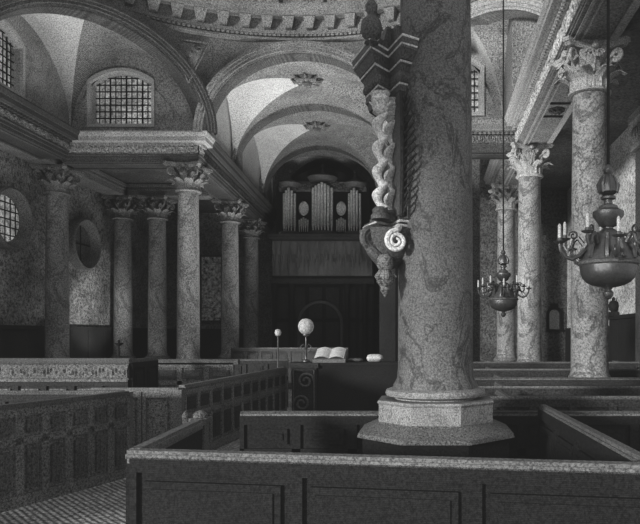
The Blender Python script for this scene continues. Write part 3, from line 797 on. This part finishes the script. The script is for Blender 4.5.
for sg in (-1,1):
    def fn(u, v, sg=sg): return (sg*u*.36, (v-.5)*.5, .10+.22*v+.05*math.sin(u*PI)*(1)+.0)
    g = MB(); g.grid(fn, 10, 4); b.add(g.v, g.f)
b.build('pages', M['paper'], t)
b = MB(); b.add([(-.4,-.27,0),(.4,-.27,0),(.4,.27,0),(-.4,.27,0),(-.4,-.27,.08),(.4,-.27,.08),(.4,.27,.30),(-.4,.27,.30)], [(3,2,1,0),(4,5,6,7),(0,1,5,4),(1,2,6,5),(2,3,7,6),(3,0,4,7)]); b.build('book_rest', M['raildim'], t, smooth=False)
def cushion(x, y, z, w, d, h, lb, m):
    def fn(u, v):
        a = (u-.5)*2; c = (v)*2*PI
        k = (1-abs(a)**4)**.5
        return (a*w/2, math.cos(c)*d/2*k, h/2+math.sin(c)*h/2*k*(1-.2*abs(math.cos(c))))
    b = MB(); b.grid(fn, 14, 16); 
    o = b.build('cushion', M[m], None); o.location = (x,y,z); tag(o, lb, 'cushion'); return o
cushion(-1.36,15.8,TZ,.42,.34,.2,'pale tasselled cushion on the desk close to the foreground column','paper')
cushion(-1.85,15.85,TZ,.4,.3,.1,'flat grey cushion on the desk between the open book and the pale cushion','raildim')
#cushion(-3.0,15.85,1.32,.42,.3,.16,'small grey cushion on the scroll end of the desk beside the globe','raildim')
t = empty('globe_lamp', (-3.1,16.0,1.335)); tag(t, 'round milky globe on a slender curled stand over the desk', 'lamp')
b = MB(); b.lathe([(.001,.68),(.1,.70),(.17,.77),(.2,.88),(.17,.99),(.1,1.06),(.001,1.08)], 24, cap=False); b.build('globe', M['globe'], t)
b = MB(); b.lathe([(.1,.0),(.1,.03),(.03,.06),(.02,.3),(.05,.34),(.02,.38),(.02,.62),(.09,.66),(.09,.69)], 14)
for sg in (-1,1): b.tube([(0,0,.2),(sg*.1,0,.28),(sg*.13,0,.38),(sg*.06,0,.44),(sg*.04,0,.38)], .015, 6)
b.build('stand', M['brass'], t)
t = empty('candle_lamp', (-3.80,16.0,0)); tag(t, 'little glowing globe candle on a thin tall rod at the left of the desk', 'lamp')
b = MB(); b.lathe([(.16,0),(.16,.04),(.03,.1),(.018,.3),(.018,1.95),(.05,1.98)], 12); b.build('rod', M['raildim'], t)
b = MB(); b.lathe([(.001,1.97),(.06,1.99),(.085,2.06),(.06,2.13),(.001,2.15)], 14, cap=False); b.build('globe', M['globe'], t)

# ------------------------------------------------------------ organ and gallery
OX, OY = -5.62, 33.2
t = empty('organ_gallery', (OX, OY, 0)); tag(t, 'dark carved oak gallery front and screen under the organ', 'gallery')
b = MB(); b.box(-2.45,2.8,-.9,.2,4.6,4.85); b.box(-2.4,2.75,-.8,.2,4.85,6.9); b.box(-2.5,2.85,-.95,.2,6.9,7.1); b.build('gallery_front', M['wood'], t, smooth=False)
b = MB(); frieze(b, (OX-2.35,OY-.82), (OX+2.7,OY-.82), .0, 5.0, 6.75, .12, .45); b.xform(Matrix.Translation((-OX,-OY,0))); b.build('carved_relief', M['carve'], t)
s_ = panelled(t, 'screen', (-2.4,-.3), (2.75,-.3), 0, 4.6, M['woodblack'], M['wood'], n=6, split=.6)
b = MB(); b.tube([(-1.1,-.4,0),(-1.1,-.4,2.6)]+[(-1.1*math.cos(PI*k/14), -.4, 2.6+1.1*math.sin(PI*k/14)) for k in range(15)]+[(1.1,-.4,0)], .08, 8); b.build('door_arch', M['carve'], t)
for x in (-2.3,-1.4,1.4,2.3):
    b = MB(); b.lathe([(.16,0),(.16,.5),(.12,.6),(.12,4.0),(.17,4.2),(.18,4.6)], 14, x, -.65); b.build('post', M['woodblack'], t)
t = empty('pipe_organ', (OX, OY+.3, 7.16)); tag(t, 'pipe organ with three towers of pale pipes in a dark arched case', 'organ')
b = MB(); b.box(-2.45,2.45,.1,1.2,0,2.6)
pts = [(-2.45,2.6),(-2.3,2.95),(-1.6,3.0),(-1.2,3.3),(-.6,3.55),(0,3.65),(.6,3.55),(1.2,3.3),(1.6,3.0),(2.3,2.95),(2.45,2.6)]
b.add([(x,.1,z) for x,z in pts]+[(x,1.2,z) for x,z in pts], [tuple(range(11)), tuple(range(11,22))[::-1]]+[(i,i+1,i+12,i+11) for i in range(10)])
b.build('case', M['woodblack'], t, smooth=False)
def pipes(name_x, zb, zt_fn, n, r, y=-.1, bow=.2):
    for i in range(n):
        u = (i-(n-1)/2)/max(1,(n-1)/2) if n > 1 else 0
        x = name_x+(i-(n-1)/2)*r*2.15; yy = y-bow*(1-u*u); zt = zt_fn(u)
        p = MB(); p.lathe([(r*.25,zb),(r*.95,zb+.35),(r,zb+.4),(r,zt),(r*.9,zt+.02)], 12, x, yy)
        p.build('pipe', M['pipe'], t)
for cx, n, h in ((-1.72,5,2.45),(0,7,2.75),(1.68,5,2.45)):
    pipes(cx, -.05+.25, lambda u, h=h: h-.25*abs(u), n, .065 if n == 5 else .075)
    b = MB(); w_ = .45 if n == 5 else .65
    b.lathe([(w_,-.05),(w_+.08,.05),(w_+.1,.18),(w_,.22)], 20, cx, -.05); b.build('tower_base', M['carve'], t); b = MB(); b.lathe([(w_-.02,h+.1),(w_+.06,h+.18),(w_+.14,h+.3),(w_+.05,h+.36),(.1,h+.55),(.04,h+.8),(.1,h+.9),(.02,h+1.05)], 20, cx, .0)
    b.build('tower_cornice', M['carve'], t)
for cx in (-.98,.98):
    pipes(cx, .22, lambda u: .95-.12*abs(u), 5, .05, bow=0)
    b = MB(); b.lathe([(.001,-.06),(.2,-.05),(.26,.0),(.22,.05),(.001,.06)], 20, sy=1.45); b.xform(Matrix.Translation((cx,-.05,1.45)) @ Matrix.Rotation(PI/2,4,'X')); b.build('oval_pipe_cluster', M['pipe'], t)
b = MB(); frieze(b, (-2.3,.05), (2.3,.05), .0, 2.35, 2.9, .1, .5); b.build('carved_cresting', M['carve'], t)

# ------------------------------------------------------------ carved monument on the foreground column
t = empty('carved_monument', (0,0,0)); tag(t, 'dark carved canopy with twisted columns hung on the left of the foreground column', 'monument')
def star(s, dz=0):
    base = [(-.78,6.55),(-.56,6.07),(-.41,6.30),(-.26,5.98),(-.12,6.08),(-.12,6.42),(-.40,6.75),(-.70,6.75)]
    cx, cy = -.36, 6.42
    return [(cx+(x-cx)*s, cy+(y-cy)*s) for x, y in base]
b = MB()
for s0, s1, z0, z1 in ((.62,.66,2.26,2.34),(.70,.70,2.34,2.40),(.66,.66,2.40,2.52),(.72,.80,2.52,2.58),(.82,.82,2.58,2.62),(.86,.98,2.62,2.70),(1.0,1.0,2.70,2.74),(1.02,1.05,2.74,2.79),(.80,.62,2.79,2.88),(.45,.3,2.88,3.05)):
    b.poly(star(s0), R(z0), R(z1), star(s1))
cn = b.build('canopy', M['carve'], t, smooth=False)
b = MB()
for z, s in ((2.80,1.05),(2.735,1.0),(2.60,.83),(2.41,.70)):
    P = star(s)[:5]; b.tube([(x,y,R(z)) for x,y in P], .011, 5)
b.build('highlit_edges', M['highlit'], cn)
b = MB()
for i in range(26):
    P = star(.70); k = i/25*4; j = min(3,int(k)); q = k-j; x = P[j][0]*(1-q)+P[j+1][0]*q; y = P[j][1]*(1-q)+P[j+1][1]*q
    b.lathe([(.002,0),(.028,.03),(.03,.06),(.012,.1)], 6, x, y)
    for m_ in range(len(b.v)-24, len(b.v)): b.v[m_] = (b.v[m_][0], b.v[m_][1]-.015, b.v[m_][2]+R(2.42))
b.build('leaf_drops', M['carve'], cn)
b = MB(); b.lathe([(.03,2.76),(.07,2.79),(.05,2.82),(.09,2.86),(.105,2.93),(.09,3.0),(.05,3.04),(.035,3.06),(.055,3.10),(.06,3.15),(.03,3.2),(.02,3.24),(.03,3.27),(.004,3.32)], 22)
b.v = [(x-.56+.0, y+6.12, z+EYE) for x,y,z in b.v]; b.build('ball_finial', M['carve'], t)
def twisted(x, y, z0, z1, r, off, pitch, n=70):
    b = MB(); vs = []; fs = []; k = 14
    for i in range(n+1):
        z = z0+(z1-z0)*i/n; a = 2*PI*(z-z0)/pitch; cx, cy = x+off*math.cos(a), y+off*math.sin(a)
        for j in range(k): th = 2*PI*j/k; vs.append((cx+r*math.cos(th), cy+r*math.sin(th), z+.35*r*math.cos(th-a)))
    for i in range(n):
        for j in range(k): fs.append((i*k+j,i*k+(j+1)%k,(i+1)*k+(j+1)%k,(i+1)*k+j))
    return b.add(vs, fs)
for x, y in ((-.475,6.10),(-.375,6.28)):
    tw = twisted(x, y, R(1.20), R(2.12), .048, .032, .225).build('twisted_column', M['highlit'], t)
    b = MB(); b.lathe([(.05,0),(.075,.02),(.05,.04),(.06,.08),(.09,.14),(.08,.17),(.1,.2)], 14, x, y)
    for k in range(6):
        a = k*PI/3; b.tube([(x+.05*math.cos(a),y+.05*math.sin(a),.04),(x+.07*math.cos(a),y+.07*math.sin(a),.10),(x+.105*math.cos(a),y+.105*math.sin(a),.12)], [.02,.018,.006], 6)
    b.v = [(p[0],p[1],p[2]+R(2.1)) for p in b.v]; b.build('capital', M['highlit'], tw)
    b = MB(); b.lathe([(.09,1.1),(.09,1.14),(.07,1.16),(.08,1.19),(.05,1.22)], 14, x, y); b.v = [(p[0],p[1],p[2]+EYE) for p in b.v]; b.build('base', M['carve'], tw)
b = MB(); b.poly([(-.42,6.36),(-.28,6.10),(-.25,6.12),(-.25,6.5),(-.38,6.55)], R(1.15), R(2.3)); b.build('back_panel', M['carve'], t, smooth=False)
b = MB()
for k in range(15):
    z = R(1.15)+k*.075; s = .10*math.sin(PI*(k+1)/16)+.02
    b.tube([(-.25,6.06,z),(-.25+s*.6,6.0,z+.05),(-.25+s,5.99,z+.1),(-.25+s*.8,5.99,z+.13)], [.012,.013,.01,.003], 6)
b.tube([(-.27,6.05,R(1.12)),(-.26,6.04,R(1.6)),(-.27,6.05,R(2.3))], .02, 6)
b.build('leaf_fringe', M['wood'], t)
b = MB()
for s0, s1, z0, z1 in ((.40,.66,.98,1.04),(.70,.70,1.04,1.08),(.74,.74,1.08,1.12),(.6,.6,1.12,1.17)):
    b.poly(star(s0), R(z0), R(z1), star(s1))
bs = b.build('shelf', M['carve'], t, smooth=False)
b = MB()
for z, s in ((1.09,.75),(1.05,.71)): b.tube([(x,y,R(z)) for x,y in star(s)[:5]], .012, 5)
b.build('highlit_edges', M['highlit'], bs)
def scroll(x, y, z, ang, size, flip=1):
    pts = []
    for k in range(46):
        q = k/45
        if q < .25: u = q/.25; lx, lz = .02-.10*u*flip*0, size*(1.2-1.0*u*.2)
        a = PI*.5-q*PI*4*1; rr = size*(1-.8*q); lx = rr*math.cos(a)*-1; lz = rr*math.sin(a)
        pts.append((x+lx*math.cos(ang), y+lx*math.sin(ang), z+lz))
    return pts
b = MB(); b.tube([(-.42,6.25,R(.98)),(-.52,6.16,R(1.04))]+scroll(-.565,6.12,R(.92),.6,.10), [.05,.045]+[.034-.02*k/45 for k in range(46)], 8); b.tube([(-.60,6.12,R(.86)),(-.55,6.12,R(.80)),(-.48,6.14,R(.74)),(-.42,6.16,R(.62))], [.04,.05,.05,.03], 8)
b.build('scroll_bracket', M['carve'], t)
b = MB(); b.tube([(-.30,6.08,R(1.02))]+scroll(-.315,5.98,R(.88),.3,.10), [.04]+[.026-.014*k/45 for k in range(46)], 8)
b.build('scroll_bracket', M['highlit'], t)
b = MB(); b.lathe([(.30,1.02),(.26,.92),(.22,.80),(.14,.70),(.07,.66)], 18, -.40, 6.32); b.v = [(p[0],p[1],p[2]+EYE) for p in b.v]; b.build('corbel', M['carve'], t)
b = MB(); b.lathe([(.05,.76),(.075,.72),(.08,.66),(.05,.60),(.075,.56),(.08,.50),(.04,.45),(.045,.42),(.004,.36)], 14, -.425, 6.05)
for k in range(5):
    a = k*2*PI/5; b.tube([(-.425+.05*math.cos(a),6.05+.05*math.sin(a),.6),(-.425+.09*math.cos(a),6.05+.09*math.sin(a),.55),(-.425+.05*math.cos(a),6.05+.05*math.sin(a),.48)], [.02,.025,.008], 6)
b.v = [(p[0],p[1],p[2]+EYE) for p in b.v]; b.build('pendant', M['stone'], t)
b = MB(); b.tube([(-.42,6.2,R(.74)),(-.42,6.1,R(.70)),(-.425,6.05,R(.66))], .04, 6); b.build('pendant_arm', M['carve'], t)

# ------------------------------------------------------------ chandeliers
def chandelier(x, y, lb, top):
    t = empty('chandelier', (x, y, EYE)); tag(t, lb, 'chandelier', 'brass chandeliers on long rods')
    b = MB(); b.lathe([(.004,.36),(.03,.37),(.05,.40),(.055,.43),(.03,.46),(.05,.48),(.10,.49),(.16,.505),(.22,.535),(.26,.58),(.28,.64),(.285,.70)], 40)
    b.build('bowl', M['brass'], t)
    b = MB(); b.lathe([(.285,.70),(.305,.715),(.305,.74),(.28,.755)], 40, cap=False); b.build('rim', M['carve'], t)
    b = MB(); b.lathe([(.28,.755),(.25,.83),(.20,.92),(.15,1.0),(.10,1.05),(.05,1.08),(.05,1.10)], 36)
    for k in range(10):
        a = k*2*PI/10
        b.tube([(.27*math.cos(a),.27*math.sin(a),.77),(.26*math.cos(a),.26*math.sin(a),.86),(.2*math.cos(a),.2*math.sin(a),.95),(.22*math.cos(a),.22*math.sin(a),1.0),(.16*math.cos(a),.16*math.sin(a),1.02)], [.03,.03,.025,.02,.01], 6)
    b.build('upper_bowl', M['brass'], t)
    b = MB(); b.lathe([(.05,1.09),(.09,1.11),(.12,1.16),(.155,1.21),(.155,1.25),(.10,1.28),(.09,1.31),(.045,1.33),(.04,1.37),(.075,1.38),(.075,1.40),(.05,1.42)], 28); b.build('vase', M['brass'], t)
    b = MB(); b.lathe([(.05,1.42),(.095,1.45),(.10,1.50),(.085,1.56),(.06,1.60),(.03,1.63),(.045,1.65),(.05,1.68),(.03,1.71),(.015,1.73)], 24)
    for k in range(8):
        a = k*PI/4; b.tube([(.095*math.cos(a),.095*math.sin(a),1.44),(.105*math.cos(a),.105*math.sin(a),1.52),(.06*math.cos(a),.06*math.sin(a),1.62)], [.008,.018,.006], 5)
    b.build('finial', M['brass'], t)
    b = MB(); b.tube([(0,0,1.7),(0,0,top)], .016, 8); b.build('rod', M['iron'], t)
    for k in range(10):
        a = PI+.22+k*2*PI/10; ca, sa = math.cos(a), math.sin(a)
        prof = [(.26,.86),(.32,.80),(.40,.76),(.47,.78),(.52,.85),(.53,.92)] if k % 2 == 0 else [(.24,.92),(.30,1.0),(.35,.97),(.37,.9),(.42,.88),(.45,.93),(.44,.99)]
        b = MB(); b.tube([(r_*ca,r_*sa,z) for r_,z in prof], [.026,.024,.022,.02,.018,.016,.016][:len(prof)], 7)
        cu = []
        for q in range(14):
            aa = q/13*PI*2.6; rr = .05*(1-.7*q/13); rm = (prof[2][0]); cu.append(((rm+rr*math.cos(aa))*ca,(rm+rr*math.cos(aa))*sa, prof[2][1]+.06+rr*math.sin(aa)))
        b.tube(cu, .011, 5)
        ar = b.build('arm', M['brass'], t)
        er, ez = prof[-1]
        b = MB(); b.lathe([(.015,ez-.01),(.05,ez+.0),(.065,ez+.015),(.03,ez+.02),(.022,ez+.05)], 12, er*ca, er*sa); b.build('drip_pan', M['brass'], ar)
        b = MB(); b.lathe([(.018,ez+.03),(.017,ez+.17),(.006,ez+.19)], 10, er*ca, er*sa); b.build('candle', M['candle'], ar)
    return t
chandelier(1.81, 6.5, 'large brass chandelier hanging in front of the big right column', 9.2)
chandelier(1.49, 13.0, 'smaller-looking brass chandelier farther back, beside the narrow columns', 9.5)

# ------------------------------------------------------------ light
plain('sun_blocker', [(-6.5, -3.5, -.6, .2, R(2.6), R(9))], M['darkstone'], 'unseen block behind the viewpoint, shading the upper foreground column', 'blocker')  # added out of view only to keep sun off the upper column
W = bpy.data.worlds.new('world'); bpy.context.scene.world = W; W.use_nodes = True
W.node_tree.nodes['Background'].inputs[0].default_value = (.9,.9,.91,1); W.node_tree.nodes['Background'].inputs[1].default_value = .72
def sun(e, d, ang):
    l = bpy.data.lights.new('sun', 'SUN'); l.energy = e; l.angle = math.radians(ang); o = bpy.data.objects.new('sun', l); C.objects.link(o)
    o.rotation_euler = Vector(d).to_track_quat('-Z','Y').to_euler()
sun(4.6, (.62,.76,-.13), 7)
def area(x, y, z, sx, sy, e, rot=(PI,0,0)):  # upward fill lamps added on the floor, hidden by pews, to brighten vaults
    l = bpy.data.lights.new('area', 'AREA'); l.shape = 'RECTANGLE'; l.size = sx; l.size_y = sy; l.energy = e; l.spread = 1.9
    o = bpy.data.objects.new('area', l); C.objects.link(o); o.location = (x,y,z); o.rotation_euler = rot
area(-4.4, 20.5, .25, 4.5, 5, 430)
area(-4.6, 26.0, .25, 4.0, 7, 560)
area(-9.5, 15.3, .25, 6, 3.5, 430)
area(-11.6, 24.5, .25, 3, 4, 70)
area(4.6, 22.0, .25, 2, 7, 25)
area(.6, 18.8, .25, 1.8, 2.4, 260)
l = bpy.data.lights.new('spot', 'SPOT'); l.energy = 900; l.spot_size = .7; l.spot_blend = .8; l.shadow_soft_size = .1  # added hidden lamp, stands in for window light on the left wall
o = bpy.data.objects.new('spot', l); C.objects.link(o); o.location = (-10.2,22.6,.7); o.rotation_euler = (Vector((-13.7,25.9,3.0))-o.location).to_track_quat('-Z','Y').to_euler()
sc = bpy.context.scene
sc.view_settings.view_transform = 'Standard'; sc.view_settings.look = 'None'; sc.view_settings.exposure = 0; sc.view_settings.gamma = 1
sc.view_settings.use_curve_mapping = True
sc.view_settings.curve_mapping.black_level = (-.011,-.011,-.0108)
sc.view_settings.curve_mapping.update()
